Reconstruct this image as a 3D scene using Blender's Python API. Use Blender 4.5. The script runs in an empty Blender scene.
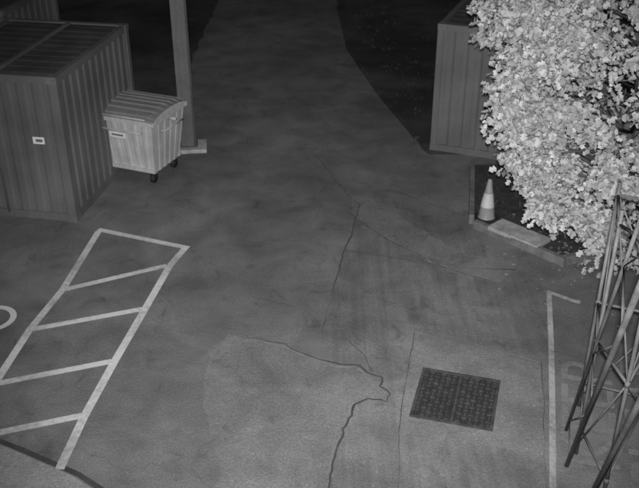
import bpy, bmesh, math, random
import numpy as np
from mathutils import Vector, Matrix
R=random.Random(7)
sc=bpy.context.scene
sc.view_settings.view_transform='Standard'; sc.view_settings.look='None'; sc.view_settings.exposure=0

# ------------------------------------------------------------ materials
def mat(name, base, rough=.8, nscale=4., amp=.25, fine=60., famp=.15, bump=.2, metal=0., streak=0.):
    m=bpy.data.materials.new(name); m.use_nodes=True
    nt=m.node_tree; N=nt.nodes; L=nt.links
    b=N['Principled BSDF']; b.inputs['Roughness'].default_value=rough; b.inputs['Metallic'].default_value=metal
    tc=N.new('ShaderNodeTexCoord')
    n1=N.new('ShaderNodeTexNoise'); n1.inputs['Scale'].default_value=nscale; n1.inputs['Detail'].default_value=4
    n2=N.new('ShaderNodeTexNoise'); n2.inputs['Scale'].default_value=fine; n2.inputs['Detail'].default_value=2
    L.new(tc.outputs['Object'],n1.inputs['Vector']); L.new(tc.outputs['Object'],n2.inputs['Vector'])
    def mr(src,a):
        r=N.new('ShaderNodeMapRange'); r.inputs[1].default_value=.3; r.inputs[2].default_value=.7
        r.inputs[3].default_value=1-a; r.inputs[4].default_value=1+a; L.new(src,r.inputs[0]); return r.outputs[0]
    def mul(a,c):
        x=N.new('ShaderNodeMath'); x.operation='MULTIPLY'; L.new(a,x.inputs[0])
        if isinstance(c,float): x.inputs[1].default_value=c
        else: L.new(c,x.inputs[1])
        return x.outputs[0]
    v=mul(mr(n1.outputs['Fac'],amp),mr(n2.outputs['Fac'],famp))
    if streak:
        mp=N.new('ShaderNodeMapping'); mp.inputs['Scale'].default_value=(14,14,.8); L.new(tc.outputs['Object'],mp.inputs['Vector'])
        n3=N.new('ShaderNodeTexNoise'); n3.inputs['Scale'].default_value=1.; n3.inputs['Detail'].default_value=4; L.new(mp.outputs[0],n3.inputs['Vector'])
        v=mul(v,mr(n3.outputs['Fac'],streak))
    v=mul(v,float(base))
    cc=N.new('ShaderNodeCombineColor')
    for i in range(3): L.new(v,cc.inputs[i])
    L.new(cc.outputs[0],b.inputs['Base Color'])
    if bump:
        bp=N.new('ShaderNodeBump'); bp.inputs['Strength'].default_value=bump; bp.inputs['Distance'].default_value=.01
        L.new(n2.outputs['Fac'],bp.inputs['Height']); L.new(bp.outputs[0],b.inputs['Normal'])
    return m

def ground_mat(name, base, ribs=0., ribang=0., wear=.22):
    m=bpy.data.materials.new(name); m.use_nodes=True
    nt=m.node_tree; N=nt.nodes; L=nt.links
    b=N['Principled BSDF']; b.inputs['Roughness'].default_value=.9; b.inputs['Specular IOR Level'].default_value=.25
    g=N.new('ShaderNodeNewGeometry')
    def noise(s,d=6,off=0,dist=0.,scl=None):
        mp=N.new('ShaderNodeMapping'); mp.inputs['Location'].default_value=(off,off*.7,0)
        if scl: mp.inputs['Scale'].default_value=scl; mp.inputs['Rotation'].default_value=(0,0,ribang)
        L.new(g.outputs['Position'],mp.inputs['Vector'])
        n=N.new('ShaderNodeTexNoise'); n.inputs['Scale'].default_value=s; n.inputs['Detail'].default_value=d
        n.inputs['Distortion'].default_value=dist; n.inputs['Roughness'].default_value=.6
        L.new(mp.outputs[0],n.inputs['Vector']); return n.outputs['Fac']
    def mr(src,f0,f1,t0,t1):
        r=N.new('ShaderNodeMapRange'); 
        for i,x in enumerate((f0,f1,t0,t1)): r.inputs[i+1].default_value=x
        L.new(src,r.inputs[0]); return r.outputs[0]
    def mul(a,c):
        x=N.new('ShaderNodeMath'); x.operation='MULTIPLY'; L.new(a,x.inputs[0])
        if isinstance(c,float): x.inputs[1].default_value=c
        else: L.new(c,x.inputs[1])
        return x.outputs[0]
    v=mr(noise(.3,3,3.,.6),.35,.65,1-wear,1+wear)
    v=mul(v,mr(noise(1.5,6,9.,.5),.3,.7,.76,1.24))
    v=mul(v,mr(noise(45,3,5.),.25,.75,.72,1.28))
    v=mul(v,mr(noise(2.6,2,21.,1.),.6,.74,1.,.76))
    v=mul(v,mr(noise(24,1,31.),.66,.72,1.,1.3))
    if ribs:
        v=mul(v,mr(noise(1.,3,2.,0.,(9,.35,1)),.35,.65,1-ribs,1+ribs))
    vo=N.new('ShaderNodeTexVoronoi'); vo.feature='DISTANCE_TO_EDGE'; vo.inputs['Scale'].default_value=.45
    ad=N.new('ShaderNodeVectorMath'); ad.operation='ADD'; L.new(g.outputs['Position'],ad.inputs[0])
    nn=N.new('ShaderNodeTexNoise'); nn.inputs['Scale'].default_value=1.3; nn.inputs['Detail'].default_value=4; L.new(g.outputs['Position'],nn.inputs['Vector'])
    L.new(nn.outputs['Color'],ad.inputs[1]); L.new(ad.outputs[0],vo.inputs['Vector'])
    v=mul(v,mr(vo.outputs['Distance'],0.,.008,.84,1.))
    v=mul(v,float(base))
    cc=N.new('ShaderNodeCombineColor')
    for i in range(3): L.new(v,cc.inputs[i])
    L.new(cc.outputs[0],b.inputs['Base Color'])
    bp=N.new('ShaderNodeBump'); bp.inputs['Strength'].default_value=.35; bp.inputs['Distance'].default_value=.02
    L.new(noise(26,3,4.),bp.inputs['Height']); L.new(bp.outputs[0],b.inputs['Normal'])
    return m

def paint_mat(name, base, wear=.5, lo=.72, hi=1.1):
    m=bpy.data.materials.new(name); m.use_nodes=True
    nt=m.node_tree; N=nt.nodes; L=nt.links; b=N['Principled BSDF']; b.inputs['Roughness'].default_value=.8
    g=N.new('ShaderNodeNewGeometry')
    n=N.new('ShaderNodeTexNoise'); n.inputs['Scale'].default_value=14; n.inputs['Detail'].default_value=6; n.inputs['Roughness'].default_value=.7
    L.new(g.outputs['Position'],n.inputs['Vector'])
    n2=N.new('ShaderNodeTexNoise'); n2.inputs['Scale'].default_value=1.2; L.new(g.outputs['Position'],n2.inputs['Vector'])
    a=N.new('ShaderNodeMath'); a.operation='ADD'; L.new(n.outputs['Fac'],a.inputs[0]); L.new(n2.outputs['Fac'],a.inputs[1])
    r=N.new('ShaderNodeMapRange'); r.inputs[1].default_value=lo; r.inputs[2].default_value=hi; r.inputs[3].default_value=base*(1-wear); r.inputs[4].default_value=base
    L.new(a.outputs[0],r.inputs[0])
    cc=N.new('ShaderNodeCombineColor')
    for i in range(3): L.new(r.outputs[0],cc.inputs[i])
    L.new(cc.outputs[0],b.inputs['Base Color']); return m

M=dict(
 ground=ground_mat('asphalt_ground',.19,wear=.22),
 patch=ground_mat('asphalt_patch_mat',.21,wear=.1),
 slab=ground_mat('ribbed_concrete_mat',.188,ribs=.11,ribang=math.radians(-28)),
 smooth=ground_mat('trench_fill_mat',.212,wear=.1),
 verge=ground_mat('soil_mat',.08,wear=.4),
 pave=ground_mat('pavement_mat',.34,wear=.12),
 crack=mat('crack_dark',.075,.95,bump=0),
 joint=mat('joint_dark',.09,.95,bump=0),
 scuff=mat('crack_pale',.235,.95,bump=0),
 paint=paint_mat('white_road_paint',.8,.45),
 oldpaint=paint_mat('worn_road_paint',.5,.55),
 ghost=paint_mat('ghost_road_paint',.3,.4,.8,1.15),
 cont=mat('container_painted_steel',.135,.75,.9,.25,30,.06,.0,streak=.05),
 controof=mat('container_roof_steel',.07,.8,1.5,.4,30,.2,.0),
 contrail=mat('container_rail_steel',.16,.7,3,.2,bump=0),
 contR=mat('container_green_steel',.15,.75,.9,.25,30,.06,.0,streak=.06),
 bin=mat('galvanised_steel',.5,.6,3,.15,40,.08,.0,streak=.1),
 lid=mat('bin_lid_plastic',.22,.6,3,.15,bump=0),
 rubber=mat('rubber_black',.02,.7,bump=0),
 label=mat('label_white',.85,.6,5,.05,bump=0),
 labeltxt=mat('label_print',.15,.6,bump=0),
 steel=mat('column_steel',.12,.7,2,.2,30,.1,.0,streak=.1),
 conc=mat('concrete_block',.42,.9,5,.3,50,.2,.4),
 soil=mat('planter_soil',.05,.95,5,.4,40,.3,.6),
 conebody=mat('cone_plastic',.3,.5,6,.15,bump=0), conewhite=mat('cone_reflective',.6,.4,6,.1,bump=0),
 grate=mat('cast_iron',.045,.6,8,.3,60,.2,.3),
 grateh=mat('cast_iron_worn',.08,.55,8,.4,60,.2,.3),
 mast=mat('scaffold_galvanised',.19,.6,4,.35,bump=0),
 bark=mat('bark',.14,.9,8,.3,60,.2,.5),
 wood=mat('timber',.18,.85,5,.3,50,.2,.3),
)
def leafmat(name,a,bv):
    m=bpy.data.materials.new(name); m.use_nodes=True
    nt=m.node_tree; N=nt.nodes; L=nt.links; b=N['Principled BSDF']; b.inputs['Roughness'].default_value=.6
    g=N.new('ShaderNodeNewGeometry')
    r=N.new('ShaderNodeMapRange'); r.inputs[1].default_value=0; r.inputs[2].default_value=1; r.inputs[3].default_value=a; r.inputs[4].default_value=bv
    L.new(g.outputs['Random Per Island'],r.inputs[0])
    cc=N.new('ShaderNodeCombineColor')
    for i in range(3): L.new(r.outputs[0],cc.inputs[i])
    L.new(cc.outputs[0],b.inputs['Base Color'])
    return m
M['leaf']=leafmat('maple_leaves',.36,.70)
M['grass']=leafmat('grass_blades',.05,.08)
M['litter']=leafmat('fallen_leaves_mat',.12,.35)

# ------------------------------------------------------------ mesh helpers
def link(o,parent=None):
    sc.collection.objects.link(o)
    if parent: o.parent=parent
    return o
def empty(name,loc=(0,0,0),rz=0):
    e=bpy.data.objects.new(name,None); e.empty_display_size=.2; e.location=loc; e.rotation_euler=(0,0,rz); return link(e)
def mesh(name,verts,faces,m,parent=None,smooth=False):
    me=bpy.data.meshes.new(name); me.from_pydata([tuple(v) for v in verts],[],faces); me.update()
    o=bpy.data.objects.new(name,me); me.materials.append(m)
    if smooth:
        for p in me.polygons: p.use_smooth=True
    return link(o,parent)
def box(name,c,s,m,parent=None,bev=0.,rot=None):
    bm=bmesh.new(); bmesh.ops.create_cube(bm,size=1)
    for v in bm.verts: v.co=Vector((v.co.x*s[0],v.co.y*s[1],v.co.z*s[2]))
    if bev: bmesh.ops.bevel(bm,geom=bm.edges[:],offset=bev,segments=2,affect='EDGES',profile=.6)
    me=bpy.data.meshes.new(name); bm.to_mesh(me); bm.free(); me.materials.append(m)
    o=bpy.data.objects.new(name,me); o.location=c
    if rot: o.rotation_euler=rot
    return link(o,parent)
def boxes(name,lst,m,parent=None):
    V=[];F=[]
    for c,s in lst:
        b=len(V)
        for dz in(-.5,.5):
            for dx,dy in((-.5,-.5),(.5,-.5),(.5,.5),(-.5,.5)): V.append((c[0]+dx*s[0],c[1]+dy*s[1],c[2]+dz*s[2]))
        F+=[(b+3,b+2,b+1,b),(b+4,b+5,b+6,b+7)]+[(b+i,b+(i+1)%4,b+4+(i+1)%4,b+4+i) for i in range(4)]
    return mesh(name,V,F,m,parent)
def tube_data(pts,rads,V,F,n=8):
    pts=[Vector(p) for p in pts]; base=len(V)
    for i,p in enumerate(pts):
        d=(pts[min(i+1,len(pts)-1)]-pts[max(i-1,0)]).normalized()
        a=Vector((0,0,1)) if abs(d.z)<.9 else Vector((1,0,0))
        u=d.cross(a).normalized(); w=d.cross(u)
        for k in range(n):
            t=2*math.pi*k/n; V.append(p+(u*math.cos(t)+w*math.sin(t))*rads[i])
    for i in range(len(pts)-1):
        for k in range(n):
            a=base+i*n+k; b=base+i*n+(k+1)%n; F.append((a,b,b+n,a+n))
    F.append(tuple(base+k for k in range(n))[::-1]); F.append(tuple(base+(len(pts)-1)*n+k for k in range(n)))
def tubes(name,lst,m,parent=None,n=8):
    V=[];F=[]
    for pts,r in lst:
        rads=r if isinstance(r,(list,tuple)) else [r]*len(pts)
        tube_data(pts,rads,V,F,n)
    return mesh(name,V,F,m,parent,True)
def sheet(name,pts,z,m,parent=None,rough=0.,sub=6):
    out=[]
    n=len(pts)
    for i in range(n):
        a=Vector(pts[i]);b=Vector(pts[(i+1)%n])
        k=sub if rough else 1
        for j in range(k):
            p=a.lerp(b,j/k)
            if rough: p+=Vector((R.uniform(-rough,rough),R.uniform(-rough,rough)))
            out.append((p.x,p.y,z))
    return mesh(name,out,[tuple(range(len(out)))],m,parent)
def strip(name,edge,xfar,z,m,parent):
    """ground strip between a ragged edge line and a straight far side at x=xfar, built of quads"""
    V=[];F=[]; P=[]
    for i in range(len(edge)-1):
        a=Vector(edge[i]);b=Vector(edge[i+1]); k=max(1,int((b-a).length/.3))
        for j in range(k): P.append(a.lerp(b,j/k))
    P.append(Vector(edge[-1]))
    for p in P: V+=[(p.x+R.uniform(-.05,.05),p.y,z),(xfar,p.y,z)]
    for i in range(len(P)-1): F.append((2*i,2*i+1,2*i+3,2*i+2) if xfar>0 else (2*i,2*i+2,2*i+3,2*i+1))
    return mesh(name,V,F,m,parent)
def ribbon_data(pts,w,V,F,z,jit=0.,step=.07):
    P=[]
    for i in range(len(pts)-1):
        a=Vector(pts[i]);b=Vector(pts[i+1]); k=max(1,int((b-a).length/step)) if jit else 1
        for j in range(k): P.append(a.lerp(b,j/k))
    P.append(Vector(pts[-1]))
    if jit:
        drift=Vector((0,0))
        for i in range(1,len(P)-1):
            drift=drift*.86+Vector((R.gauss(0,jit),R.gauss(0,jit))); P[i]=P[i]+drift
    base=len(V); wf=1.
    for i,p in enumerate(P):
        d=(P[min(i+1,len(P)-1)]-P[max(i-1,0)]).normalized(); nrm=Vector((-d.y,d.x))
        if jit: wf=max(.3,min(2.,wf+R.gauss(0,.3)))
        ww=w*wf
        V.append((p.x+nrm.x*ww/2,p.y+nrm.y*ww/2,z)); V.append((p.x-nrm.x*ww/2,p.y-nrm.y*ww/2,z))
    for i in range(len(P)-1):
        a=base+2*i; F.append((a,a+1,a+3,a+2))
def ribbons(name,lst,m,z,parent=None,jit=0.):
    V=[];F=[]
    for pts,w in lst: ribbon_data(pts,w,V,F,z,jit)
    return mesh(name,V,F,m,parent)

# ------------------------------------------------------------ ground
g=empty('ground')
mesh('ground_sheet',[(-150,-60,0),(150,-60,0),(150,240,0),(-150,240,0)],[(0,1,2,3)],M['ground'],g)
yard=empty('concrete_yard_slab')
sheet('slab_sheet',[(.56,13.7),(1.1,14.5),(2.5,13.4),(3.4,11.4),(3.1,9.4),(2.4,5.6),(0,5.6),(.12,7.2),(.31,8.2),(.39,8.7),(.87,8.72),(.7,9.3),(.2,9.5),(.02,10.1),(.42,12.5)],.004,M['slab'],yard,.03)
pa=empty('asphalt_patch')
sheet('patch_sheet',[(-1.5,9.8),(-1.26,10.13),(-.9,10.02),(-.48,9.89),(-.1,9.6),(.27,9.44),(.69,9.22),(.83,8.8),(.39,8.70),(.31,8.16),(.12,7.2),(-.05,5.8),(-1.0,5.8),(-1.3,6.6),(-1.1,7.4),(-1.45,8.6)],.008,M['patch'],pa,.035)
pb=empty('asphalt_patch.001')
sheet('patch_sheet_b',[(1.05,10.0),(1.35,10.27),(2.98,9.5),(2.75,7.7),(.95,8.1)],.008,M['smooth'],pb,.02)
pc=empty('asphalt_patch.002')
sheet('patch_sheet_c',[(.60,14.5),(.55,13.8),(1.15,12.9),(2.1,11.95),(2.8,11.55),(3.1,11.9),(2.3,12.5),(1.5,13.5),(1.3,14.4)],.008,M['smooth'],pc,.04,9)
cr=empty('ground_cracks')
big=[([(-1.26,10.13),(-.9,10.02),(-.48,9.89),(-.1,9.6),(.27,9.44),(.5,9.42),(.62,9.25),(.8,9.18),(.78,8.98),(.9,8.85),(.84,8.68),(.6,8.72),(.44,8.62),(.42,8.4),(.27,8.16),(.2,7.7),(.1,7.2),(0,6.2)],.016)]
cl=[([(.72,14.2),(.60,13.3),(.42,12.53),(.2,11.3),(.01,10.13)],.017),
    ([(.69,9.29),(.62,9.6),(.3,10.2),(-.3,10.8),(-1.0,11.1)],.009),
    ([(.56,13.70),(1.10,12.86),(2.06,11.89),(2.78,11.51)],.010),
    ([(1.0,14.6),(1.31,14.77),(2.48,13.76)],.012),
    ([(-.3,16.9),(.68,14.2)],.008),
    ([(-2.1,12.5),(-1.4,11.7),(-1.0,11.1)],.008)]
ribbons('crack_lines_wide',big,M['crack'],.012,cr,.014)
ribbons('crack_lines',cl,M['joint'],.012,cr,.007)
ribbons('crack_edges',[([(p[0]-.02,p[1]+.01) for p in big[0][0]],.02),([(.75,13.3),(1.15,12.85),(2.05,11.9),(2.8,11.55)],.04)],M['scuff'],.0105,cr,.012)
ribbons('joint_lines',[([(.42,12.5),(1.9,12.0)],.008),([(1.35,10.25),(2.95,9.44)],.010),([(1.35,10.25),(.95,8.1)],.008),([(.95,8.1),(.8,6)],.008),([(2.98,9.5),(2.5,7)],.009)],M['joint'],.012,cr,.004)

vg=empty('verge')
strip('verge_right',[(2.2,16.4),(1.43,19.9),(.80,23.45),(.6,28),(.55,45)],30,.006,M['verge'],vg)
strip('verge_left',[(-3.2,18.2),(-3.35,20),(-3.35,23.4),(-3.3,28),(-3.3,45)],-30,.006,M['verge'],vg)
kb=empty('road_kerb')
def kerb_run(name,pts):
    for i in range(len(pts)-1):
        a=Vector(pts[i]);b=Vector(pts[i+1]);d=b-a;k=max(1,int(d.length/.9))
        for j in range(k):
            p=a.lerp(b,(j+.5)/k)
            box(name,(p.x,p.y,.025),(.1,d.length/k-.012,.07),M['verge'],kb,.012,(0,0,math.atan2(-d.x,d.y)))
kerb_run('kerb_stone',[(2.05,17.2),(1.43,19.9),(.80,23.45),(.6,28)])

# pavement at near left
pv=empty('pavement')
V=[(-3.95,7.84),(-3.5,7.62),(-3.08,7.40),(-2.75,7.22),(-2.45,7.0),(-2.2,6.7),(-2.0,6.2),(-2.0,5),(-8,5),(-8,9.2),(-5.0,8.25)]
V=[(x,y+.04) for x,y in V]
bm=bmesh.new(); vs=[bm.verts.new((x,y,.12)) for x,y in V]; f=bm.faces.new(vs[::-1]); 
r=bmesh.ops.extrude_face_region(bm,geom=[f]); bmesh.ops.translate(bm,verts=[e for e in r['geom'] if isinstance(e,bmesh.types.BMVert)],vec=(0,0,-.13))
bmesh.ops.recalc_face_normals(bm,faces=bm.faces)
me=bpy.data.meshes.new('pavement_body'); bm.to_mesh(me); bm.free(); me.materials.append(M['pave']); link(bpy.data.objects.new('pavement_body',me),pv)
gl=[(-5.0,8.29),(-3.95,7.89),(-3.5,7.67),(-3.08,7.45),(-2.75,7.27),(-2.43,7.03),(-2.17,6.72),(-1.96,6.2),(-1.96,5)]
ribbons('gutter_line',[([(x+.03,y+.12) for x,y in gl],.07)],M['crack'],.013,pv)

# ------------------------------------------------------------ painted markings
hb=empty('hatched_bay_marking')
ribbons('bay_lines',[([(-2.2,12.6),(-2.38,12.0),(-2.56,10.76),(-2.75,9.51),(-2.9,8.38),(-2.97,7.48)],.11),
 ([(-3.76,13.14),(-3.9,11.31),(-4.10,10.25),(-4.2,9.1),(-4.3,8.2)],.11)],M['paint'],.014,hb)
ribbons('bay_bars',[([(-3.78,13.2),(-2.15,12.56)],.11),([(-3.86,11.30),(-2.43,12.0)],.11),([(-4.06,10.25),(-2.6,10.76)],.11),
 ([(-4.14,9.04),(-2.79,9.5)],.11),([(-4.2,7.98),(-2.93,8.4)],.11)],M['paint'],.0175,hb)
ln=empty('parking_line_marking')
ribbons('line_long',[([(3.47,11.22),(3.2,9.9),(2.95,8.75),(2.6,7.2),(2.3,5.9)],.075)],M['oldpaint'],.014,ln)
ribbons('line_short',[([(3.44,11.24),(3.86,10.92)],.08)],M['oldpaint'],.0175,ln)
V=[];F=[]
for i in range(15):
    a=math.radians(-120+i*16)
    for r_ in(.25,.34): V.append((-4.72+math.cos(a)*r_,10.52+math.sin(a)*r_,.014))
for i in range(14): F.append((2*i,2*i+1,2*i+3,2*i+2))
mesh('disabled_bay_symbol',V,F,M['paint'])
cu=bpy.data.curves.new('keep','FONT'); cu.body='KEEP\nCLEAR'; cu.size=.95; cu.space_line=.8; cu.align_x='CENTER'
to=bpy.data.objects.new('ground_lettering_tmp',cu); sc.collection.objects.link(to)
bpy.context.view_layer.update()
me=bpy.data.meshes.new_from_object(to.evaluated_get(bpy.context.evaluated_depsgraph_get())); bpy.data.objects.remove(to)
me.materials.clear(); me.materials.append(M['ghost']); lo=bpy.data.objects.new('painted_ground_lettering',me); link(lo)
lo.location=(3.65,8.4,.014); lo.rotation_euler=(0,0,math.radians(77))

# ------------------------------------------------------------ drain cover
dr=empty('drain_cover',(1.73,8.74,0),math.radians(-15.5))
boxes('frame',[((0,-.485,.012),(1.02,.04,.024)),((0,.485,.012),(1.02,.04,.024)),((-.49,0,.012),(.04,.93,.024)),((.49,0,.012),(.04,.93,.024)),((0,0,.0115),(.016,.93,.023))],M['grateh'],dr)
boxes('cover_plates',[((-.24,0,.007),(.46,.93,.012)),((.24,0,.007),(.46,.93,.012))],M['grate'],dr)
L_=[]
for i in range(13):
    for j in range(13):
        x=-.44+i*.0733;y=-.435+j*.0725
        if abs(x)<.02: continue
        s=(.05,.018,.012) if (i+j)%2 else (.018,.05,.012)
        L_.append(((x,y,.0185),s))
boxes('anti_slip_studs',L_,M['grateh'],dr)

# ------------------------------------------------------------ shipping containers
def corrug(name,w,h,m,parent,origin,ang,pitch=.28,depth=.024,z0=.14,z1=None):
    z1=h-.12 if z1 is None else z1
    n=max(1,round(w/pitch)); p=w/n; prof=[]
    for i in range(n):
        x=i*p; prof+=[(x,0),(x+.25*p,0),(x+.42*p,depth),(x+.70*p,depth),(x+.87*p,0)]
    prof.append((w,0)); c,s=math.cos(ang),math.sin(ang)
    V=[];F=[]
    for x,y in prof:
        X=origin[0]+x*c-y*s; Y=origin[1]+x*s+y*c; V+=[(X,Y,z0),(X,Y,z1)]
    for i in range(len(prof)-1): F.append((2*i,2*i+2,2*i+3,2*i+1))
    return mesh(name,V,F,m,parent)
def container(name,loc,rz,L,Wd,Hc,m,mr,mroof,frontdepth=.028):
    """local origin front-left corner, x along front (width), y back (length)"""
    e=empty(name,loc,rz); t=.12
    post=[((x,y,Hc/2),(t,t,Hc)) for x in(t/2,L-t/2) for y in(t/2,Wd-t/2)]
    boxes('corner_posts',post,m,e)
    rails=[];top=[]
    for z,hh,dst in((.07,.14,rails),(Hc-.06,.12,top)):
        dst+=[((L/2,t/2,z),(L-2*t-.002,t-.02,hh)),((L/2,Wd-t/2,z),(L-2*t-.002,t-.02,hh)),((t/2,Wd/2,z),(t-.02,Wd-2*t-.002,hh)),((L-t/2,Wd/2,z),(t-.02,Wd-2*t-.002,hh))]
    boxes('bottom_rails',rails,m,e); boxes('top_rails',top,m,e)
    cast=[((x,y,z),(.18,.165,.12)) for x in(.085,L-.085) for y in(.078,Wd-.078) for z in(.058,Hc-.055)]
    boxes('corner_castings',cast,mr,e)
    corrug('wall_front',L-2*t,Hc,m,e,(t,.03),0,depth=frontdepth)
    corrug('wall_back',L-2*t,Hc,m,e,(L-t,Wd-.03),math.pi)
    corrug('wall_right',Wd-2*t,Hc,m,e,(L-.03,t),math.pi/2)
    corrug('wall_left',Wd-2*t,Hc,m,e,(.03,Wd-t),-math.pi/2)
    n=int((Wd-2*t)/.28)
    V=[];F=[];p=(Wd-2*t)/n
    prof=[]
    for i in range(n):
        y=t+i*p; prof+=[(y,Hc-.03),(y+.35*p,Hc-.03),(y+.45*p,Hc-.02),(y+.9*p,Hc-.02)]
    prof.append((Wd-t,Hc-.03))
    for y,z in prof: V+=[(t,y,z),(L-t,y,z)]
    for i in range(len(prof)-1): F.append((2*i,2*i+1,2*i+3,2*i+2))
    mesh('roof',V,F,mroof,e)
    return e
cL=container('shipping_container',(-6.61,13.92,0),math.radians(-10),2.44,3.2,2.6,M['cont'],M['contrail'],M['controof'],.012)
box('shipping_plate',(1.98,-.012,1.5),(.2,.012,.12),M['label'],cL)
box('shipping_plate_print',(1.99,-.0195,1.5),(.12,.006,.05),M['labeltxt'],cL)
tubes('door_bars',[([(1.2,-.01,.1),(1.2,-.01,2.5)],.017),([(.8,-.01,.1),(.8,-.01,2.5)],.017)],M['cont'],cL)
boxes('door_centre_seal',[((1.0,.0,1.3),(.03,.02,2.3))],M['controof'],cL)
boxes('roof_batten',[((1.33,1.6,2.61),(.06,2.9,.05))],M['cont'],cL)
cL2=container('shipping_container',(-12.3,18.6,0),math.radians(-10),6.06,2.44,2.6,M['cont'],M['contrail'],M['controof'])
cR=container('shipping_container',(2.26,16.64,0),math.radians(-21),6.06,2.44,2.6,M['contR'],M['contR'],M['controof'])

# ------------------------------------------------------------ waste bin
def bin_(loc,rz,scale=1.):
    e=empty('commercial_waste_bin',loc,rz); e.scale=(scale,)*3
    mb=M['bin']; ml=M['lid']
    W0,D0,W1,D1=.98,.78,1.18,1.02; z0,z1=.2,1.14
    def ring(z,f):
        w=W0+(W1-W0)*f; d=D0+(D1-D0)*f; pts=[]
        def side(a,b,n,nrm):
            for i in range(n):
                for q,o in((0,0),(.3,0),(.4,.010),(.9,.010)):
                    t=(i+q)/n; x=a[0]+(b[0]-a[0])*t; y=a[1]+(b[1]-a[1])*t; pts.append((x-nrm[0]*o,y-nrm[1]*o,z))
        side((-w/2,-d/2),(w/2,-d/2),6,(0,-1)); side((w/2,-d/2),(w/2,d/2),5,(1,0)); side((w/2,d/2),(-w/2,d/2),6,(0,1)); side((-w/2,d/2),(-w/2,-d/2),5,(-1,0))
        return pts
    r0=ring(z0,0); r1=ring(z1,1); n=len(r0)
    mesh('body',r0+r1,[(i,(i+1)%n,n+(i+1)%n,n+i) for i in range(n)]+[tuple(range(n))[::-1]],mb,e)
    boxes('rim',[((0,-D1/2-.012,z1-.01),(W1+.1,.06,.07)),((0,D1/2+.012,z1-.01),(W1+.1,.06,.07)),((-W1/2-.012,0,z1-.0105),(.06,D1-.04,.068)),((W1/2+.012,0,z1-.0105),(.06,D1-.04,.068)),
       ((0,-.405,z0+.04),(W0+.03,.05,.06)),((0,.405,z0+.04),(W0+.03,.05,.06))],mb,e)
    V=[];F=[];nx=10;ny=54; dome=.10
    for j in range(ny+1):
        t=j/ny; y=-D1/2-.05+t*(D1+.1)
        zz=z1+.035+dome*math.sin(math.pi*min(1,max(0,t)))**.6
        rib=.022*(1 if (t*7)%1>.5 else 0)*(1 if .05<t<.95 else 0)
        for i in range(nx+1):
            s=i/nx; x=-W1/2-.04+s*(W1+.08); ee=min(s,1-s)
            V.append((x,y,zz-(.03 if ee<.01 else 0)+(rib if ee>.05 else 0)))
    for j in range(ny):
        for i in range(nx): a=j*(nx+1)+i; F.append((a,a+1,a+nx+2,a+nx+1))
    lo=mesh('lid',V,F,ml,e)
    so=lo.modifiers.new('s','SOLIDIFY'); so.thickness=.02
    V=[];F=[]
    for sx in(-1,1):
        b=len(V); m_=12
        for j in range(m_+1):
            t=j/m_; y=-D1/2-.05+t*(D1+.1); V+=[(sx*(W1/2+.042),y,z1+.02),(sx*(W1/2+.042),y,z1+.01+dome*math.sin(math.pi*t)**.6)]
        for j in range(m_): a=b+2*j; F.append((a,a+2,a+3,a+1))
    mesh('lid_cheeks',V,F,mb,e)
    tubes('handles',[([(-.42,-D1/2-.06,.98),(-.42,-D1/2-.1,.98),(.42,-D1/2-.1,.98),(.42,-D1/2-.06,.98)],.013),
        ([(W1/2+.02,-.3,.95),(W1/2+.09,-.3,.95),(W1/2+.09,.3,.95),(W1/2+.02,.3,.95)],.014),
        ([(-W1/2-.02,-.3,.95),(-W1/2-.09,-.3,.95),(-W1/2-.09,.3,.95),(-W1/2-.02,.3,.95)],.014),
        ([(W1/2+.0,0,1.06),(W1/2+.14,0,1.06)],.028),([(-W1/2,0,1.06),(-W1/2-.14,0,1.06)],.028),
        ([(-.5,-D1/2-.05,z1+.06),(.5,-D1/2-.05,z1+.06)],.014)],mb,e)
    wh=[];fk=[]
    for sx in(-1,1):
        for sy in(-1,1):
            x=sx*.41;y=sy*.33
            wh.append(([(x-.025,y,.085),(x+.025,y,.085)],.085)); fk.append(((x,y,.185),(.1,.1,.025))); fk.append(((x-.04,y,.13),(.01,.06,.1))); fk.append(((x+.04,y,.13),(.01,.06,.1)))
    tubes('castor_wheels',wh,M['rubber'],e,16); boxes('castor_forks',fk,M['rubber'],e)
    tl=math.atan((D1-D0)/2/(z1-z0))
    box('front_label',(-.1,-D1/2+.02,.84),(.3,.006,.1),M['label'],e,0,(tl,0,0))
    box('front_label_print',(-.1,-D1/2+.0145,.84),(.22,.006,.03),M['labeltxt'],e,0,(tl,0,0))
    return e
bin_((-3.42,15.62,0),math.radians(-22),1.13)

# ------------------------------------------------------------ steel column
co=empty('steel_column',(-2.70,16.75,0),math.radians(6))
boxes('h_section',[((0,-.14,2.9),(.26,.018,5.6)),((0,.14,2.9),(.26,.018,5.6)),((0,0,2.9),(.014,.262,5.6))],M['steel'],co)
boxes('base_plate',[((0,0,.09),(.4,.42,.03))],M['steel'],co)
box('concrete_footing',(.08,-.02,.03),(.6,.56,.09),M['conc'],co,.015)
tubes('bolts',[([(x,y,.08),(x,y,.13)],.014) for x in(-.16,.16) for y in(-.18,.18)],M['steel'],co)
boxes('cable_conduit',[((.15,-.02,2.4),(.04,.04,4.6))],M['controof'],co)

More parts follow.
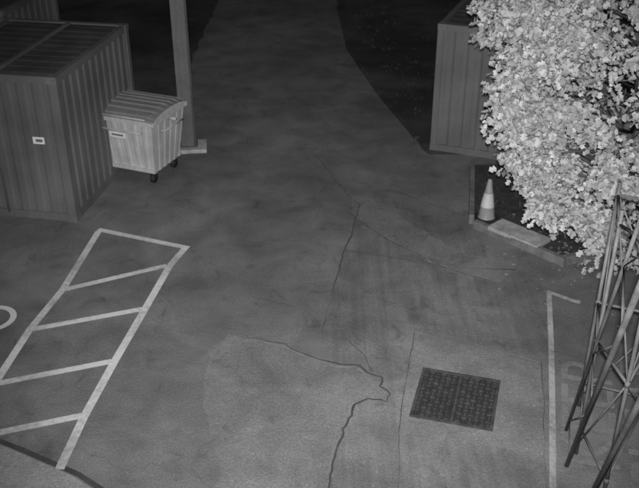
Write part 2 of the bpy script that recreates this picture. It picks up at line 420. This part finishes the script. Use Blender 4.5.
# ------------------------------------------------------------ planter bed, cone
pl=empty('planter_bed')
def beam(name,a,b,w,h,z,m,par):
    a=Vector(a);b=Vector(b);d=b-a; box(name,((a.x+b.x)/2,(a.y+b.y)/2,z+h/2),(d.length,w,h),m,par,.01,(0,0,math.atan2(d.y,d.x)))
beam('edge_left',(2.62,13.42),(2.98,15.7),.09,.18,0,M['wood'],pl)
beam('edge_front',(2.66,13.3),(3.9,12.0),.1,.15,0,M['wood'],pl)
beam('edge_right',(3.9,12.06),(5.9,12.9),.1,.16,0,M['wood'],pl)
sheet('soil',[(2.66,13.36),(3.02,15.7),(6,16),(5.9,12.95),(3.9,12.05)],.09,M['soil'],pl)
box('stone_slab',(3.32,12.84,.13),(.98,.42,.07),M['conc'],pl,.015,(0,0,math.radians(-46)))
cn=empty('traffic_cone',(2.88,13.46,.092),math.radians(20))
box('base',(0,0,.02),(.36,.36,.04),M['rubber'],cn,.012)
def lathe(name,prof,m,par,n=24):
    V=[];F=[]
    for r_,z in prof:
        for k in range(n): a=2*math.pi*k/n; V.append((r_*math.cos(a),r_*math.sin(a),z))
    for i in range(len(prof)-1):
        for k in range(n): F.append((i*n+k,i*n+(k+1)%n,(i+1)*n+(k+1)%n,(i+1)*n+k))
    return mesh(name,V,F,m,par,True)
lathe('cone_body_lower',[(.15,.04),(.14,.06),(.115,.25)],M['conebody'],cn)
lathe('reflective_sleeve',[(.119,.25),(.079,.5)],M['conewhite'],cn)
lathe('cone_body_upper',[(.075,.5),(.036,.73),(.03,.75),(.0,.752)],M['conebody'],cn)

# ------------------------------------------------------------ tree
tr=empty('maple_tree',(0,0,0))
rs=np.random.RandomState(3)
base=Vector((4.75,12.75,.05)); limbs=[]
trunk=[base,base+Vector((-.05,0,.8)),base+Vector((.0,-.05,1.7)),base+Vector((.08,-.1,3)),base+Vector((.1,-.1,4.6)),base+Vector((.1,0,6.2))]
limbs.append((trunk,[.16,.13,.11,.09,.06,.02]))
def crown_r(z):
    pts=[(.4,1.0),(.9,1.7),(1.6,2.05),(2.4,2.2),(3.2,2.2),(4.2,2.2),(5.2,1.9),(6.3,.9)]
    for (a,b),(c,d) in zip(pts,pts[1:]):
        if a<=z<=c: return b+(d-b)*(z-a)/(c-a)
    return .5
def gate(x,y,z): return math.sin(x*3.1+1.3*z)+math.sin(y*2.7-z*2.9+1.)+math.sin(z*4.1+x*1.7+y)
cl_=[]
while len(cl_)<290:
    z=rs.uniform(.5,6.2); a=rs.uniform(0,2*math.pi); rr=crown_r(z)*(rs.uniform(.3,1.0)**.6)*(1+.12*math.sin(3*a+z*2.1)+.1*math.sin(5*a-z*3.3))
    cx=base.x+rr*math.cos(a)+(.1 if z<1.5 else -.05); cy=base.y-.3+rr*math.sin(a)*.85
    if gate(cx,cy,z)<-.8 or (cx<3.0 and 1.2<z<2.6): continue
    cl_.append((cx,cy,z))
for i in range(34):
    z=2.3+2.1*(i+rs.uniform(0,1))/34; cl_.append((rs.uniform(2.68,3.0) if i%2 else rs.uniform(3.0,3.7),rs.uniform(12.0,12.8),z))
for i in range(18):
    z=1.2+1.3*(i+.5)/18; cl_.append((rs.uniform(0,.55)+2.75+.45*(2.5-z)/1.3,rs.uniform(12.1,12.7),z))
for i,(cx,cy,cz) in enumerate(cl_):
    if i%3: continue
    z0=max(.7,cz-rs.uniform(.5,1.3)); s=Vector((base.x+.05,base.y-.05,min(z0,5.6))); e_=Vector((cx,cy,cz)); mid=s.lerp(e_,.5)+Vector((rs.normal(0,.1),rs.normal(0,.1),.12))
    limbs.append(([s,mid,e_],[.035,.02,.006]))
tubes('trunk_and_limbs',limbs,M['bark'],tr,6)
def leaf_cloud(name,clumps,per,rad,size,m,par):
    tmpl=np.array([(0,0,0),(.5,.28,.10),(.26,.45,.03),(.45,.8,.09),(0,1.1,-.08),(-.45,.8,.09),(-.26,.45,.03),(-.5,.28,.1)])
    faces=[(0,1,2,3,4),(0,4,5,6,7)]
    V=[];F=[];b=0
    for c in clumps:
        n=int(per*rs.uniform(.5,1.5)); rc=rad*rs.uniform(.5,1.35)
        for k in range(n):
            d=rs.normal(0,1,3); d/=np.linalg.norm(d); q=rs.uniform(.2,1)**.5
            p=np.array(c)+d*rc*q*np.array([1,1,.75])
            M_=Matrix.Rotation(math.atan2(d[1],d[0])-math.pi/2+rs.normal(0,.9),3,'Z')@Matrix.Rotation(rs.normal(-.45,.65),3,'X')@Matrix.Rotation(rs.normal(0,.8),3,'Y')
            M_=np.array(M_); s=size*rs.uniform(.5,1.3)
            V.append((tmpl*s)@M_.T+p)
            for f in faces: F.append(tuple(x+b for x in f))
            b+=8
    V=np.concatenate(V); return mesh(name,V.tolist(),F,m,par)
leaf_cloud('foliage',cl_,100,.33,.09,M['leaf'],tr)

# sparse grass on the verges (one mesh)
V=[];F=[]
def blade(x,y,h):
    a=rs.uniform(0,6.28); w=.01; dx,dy=math.cos(a)*w,math.sin(a)*w; lx,ly=rs.normal(0,.35,2)*h; b=len(V)
    V.extend([(x-dx,y-dy,.0),(x+dx,y+dy,.0),(x+dx*.6+lx*.4,y+dy*.6+ly*.4,h*.6),(x-dx*.6+lx*.4,y-dy*.6+ly*.4,h*.6),(x+lx,y+ly,h)])
    F.extend([(b,b+1,b+2,b+3),(b+3,b+2,b+4)])
for i in range(130):
    t=rs.uniform(0,1); y=17+t*12; x=2.2-(y-16.6)*.25+.2+abs(rs.normal(0,.9)) if y<20 else 1.6-(y-20)*.12+.15+abs(rs.normal(0,1.2))
    for k in range(6): blade(x+rs.normal(0,.05),y+rs.normal(0,.05),rs.uniform(.02,.08))
for i in range(120):
    x=rs.uniform(2.8,5.5); y=rs.uniform(12.4,15.5)
    if x+y*.9<15.1: continue
    for k in range(6): blade(x+rs.normal(0,.05),y+rs.normal(0,.05),.09+rs.uniform(.02,.12))
mesh('grass',V,F,M['grass'])
lit=[]
for i in range(190):
    a=rs.uniform(0,6.28); r_=abs(rs.normal(0,1.4)); lit.append((4.0+r_*math.cos(a),12.2+r_*math.sin(a)*1.3))
V=[];F=[]
for x,y in lit:
    s=rs.uniform(.02,.045); a=rs.uniform(0,6.28); b=len(V); z=.02
    if x>2.7 and y>12+(3.9-x)*1.05 : z=.1
    for k,(rr) in enumerate((1,.6,1,.5,.9)):
        V.append((x+s*rr*math.cos(a+k*1.257),y+s*rr*math.sin(a+k*1.257),z+rs.uniform(0,.015)))
    F.append(tuple(range(b,b+5)))
mesh('fallen_leaves',V,F,M['litter'])

# ------------------------------------------------------------ scaffold frame beside the wall
ms=empty('scaffold_frame')
def P3(*a): return Vector(a)
rak=[(P3(2.98,8.15,0),P3(2.66,5.95,5.6)),(P3(2.84,7.55,0),P3(2.17,4.55,5.6)),(P3(2.62,6.5,0),P3(2.44,4.3,5.6))]
std=[(P3(3.25,8.6,0),P3(3.25,8.6,3.1)),(P3(3.95,8.3,0),P3(3.95,8.3,3.1)),(P3(3.05,6.9,0),P3(3.05,6.9,3.4)),(P3(3.0,7.75,0),P3(3.0,7.75,3.2))]
tubes('raking_tubes',[(rak[0],.020),(rak[1],.028),(rak[2],.028)],M['mast'],ms,10)
tubes('standards',[(s,.021) for s in std],M['mast'],ms,10)
def at(l,t): return l[0].lerp(l[1],t)
br=[]
for i in range(4):
    t0,t1=i/4+.04,(i+1)/4
    br.append(([at(rak[0],t0),at(rak[1],t1)],.008)); br.append(([at(rak[0],t0),at(rak[1],t0)],.009))
for a,b in((std[0],std[1]),(std[0],std[3]),(std[3],std[2]),(std[1],std[2])):
    br+=[([at(a,.05),at(b,.5)],.010),([at(a,.95),at(b,.95)],.018),([at(a,.5),at(b,.5)],.016),([at(b,.5),at(a,.95)],.010),([at(a,.12),at(b,.12)],.014)]
tubes('braces_and_ledgers',br,M['mast'],ms,8)
cp=[]
for l in std:
    for t in(.12,.5,.95):
        p=at(l,t); d=(l[1]-l[0]).normalized()*.03; cp.append(([p-d,p+d],.029))
tubes('couplers',cp,M['mast'],ms,8)

# ------------------------------------------------------------ infrared floodlight of the security camera
fl=empty('infrared_floodlight',(0,-.25,7.45))
box('housing',(0,0,0),(.3,.14,.22),M['steel'],fl,.02,(math.radians(-25),0,0))
tubes('bracket',[([(0,-.07,0),(0,-.4,.0)],.02)],M['steel'],fl)
ld=bpy.data.lights.new('infrared_lamp','SPOT'); ld.energy=7400; ld.spot_size=math.radians(63); ld.spot_blend=1.; ld.shadow_soft_size=.08
lo=bpy.data.objects.new('infrared_lamp',ld); sc.collection.objects.link(lo); lo.parent=fl; lo.location=(0,.16,-.02)
tgt=Vector((.2,13.3,0)); dirv=tgt-Vector((0,-.09,7.43)); lo.rotation_euler=dirv.to_track_quat('-Z','Y').to_euler()

sd=bpy.data.lights.new('moon_light','SUN'); sd.energy=.012; sd.angle=math.radians(.5); so=bpy.data.objects.new('moon_light',sd); sc.collection.objects.link(so)
so.rotation_euler=(math.radians(40),0,math.radians(30))
w=bpy.data.worlds.new('World'); sc.world=w; w.use_nodes=True; N=w.node_tree.nodes; Lk=w.node_tree.links
sky=N.new('ShaderNodeTexSky'); sky.sky_type='NISHITA'; sky.sun_disc=False; sky.sun_elevation=math.radians(50); sky.sun_rotation=math.radians(150)
bw=N.new('ShaderNodeRGBToBW'); Lk.new(sky.outputs[0],bw.inputs[0]); Lk.new(bw.outputs[0],N['Background'].inputs['Color']); N['Background'].inputs['Strength'].default_value=.008

cd=bpy.data.cameras.new('camera'); cd.lens=880/639*36; cd.sensor_width=36; cd.clip_end=500; cd.clip_start=.1
cd.dof.use_dof=True; cd.dof.focus_distance=7.5; cd.dof.aperture_fstop=2.6
c=bpy.data.objects.new('camera',cd); sc.collection.objects.link(c); c.location=(0,0,7.2); c.rotation_euler=(math.radians(90-29.5),0,0); sc.camera=c
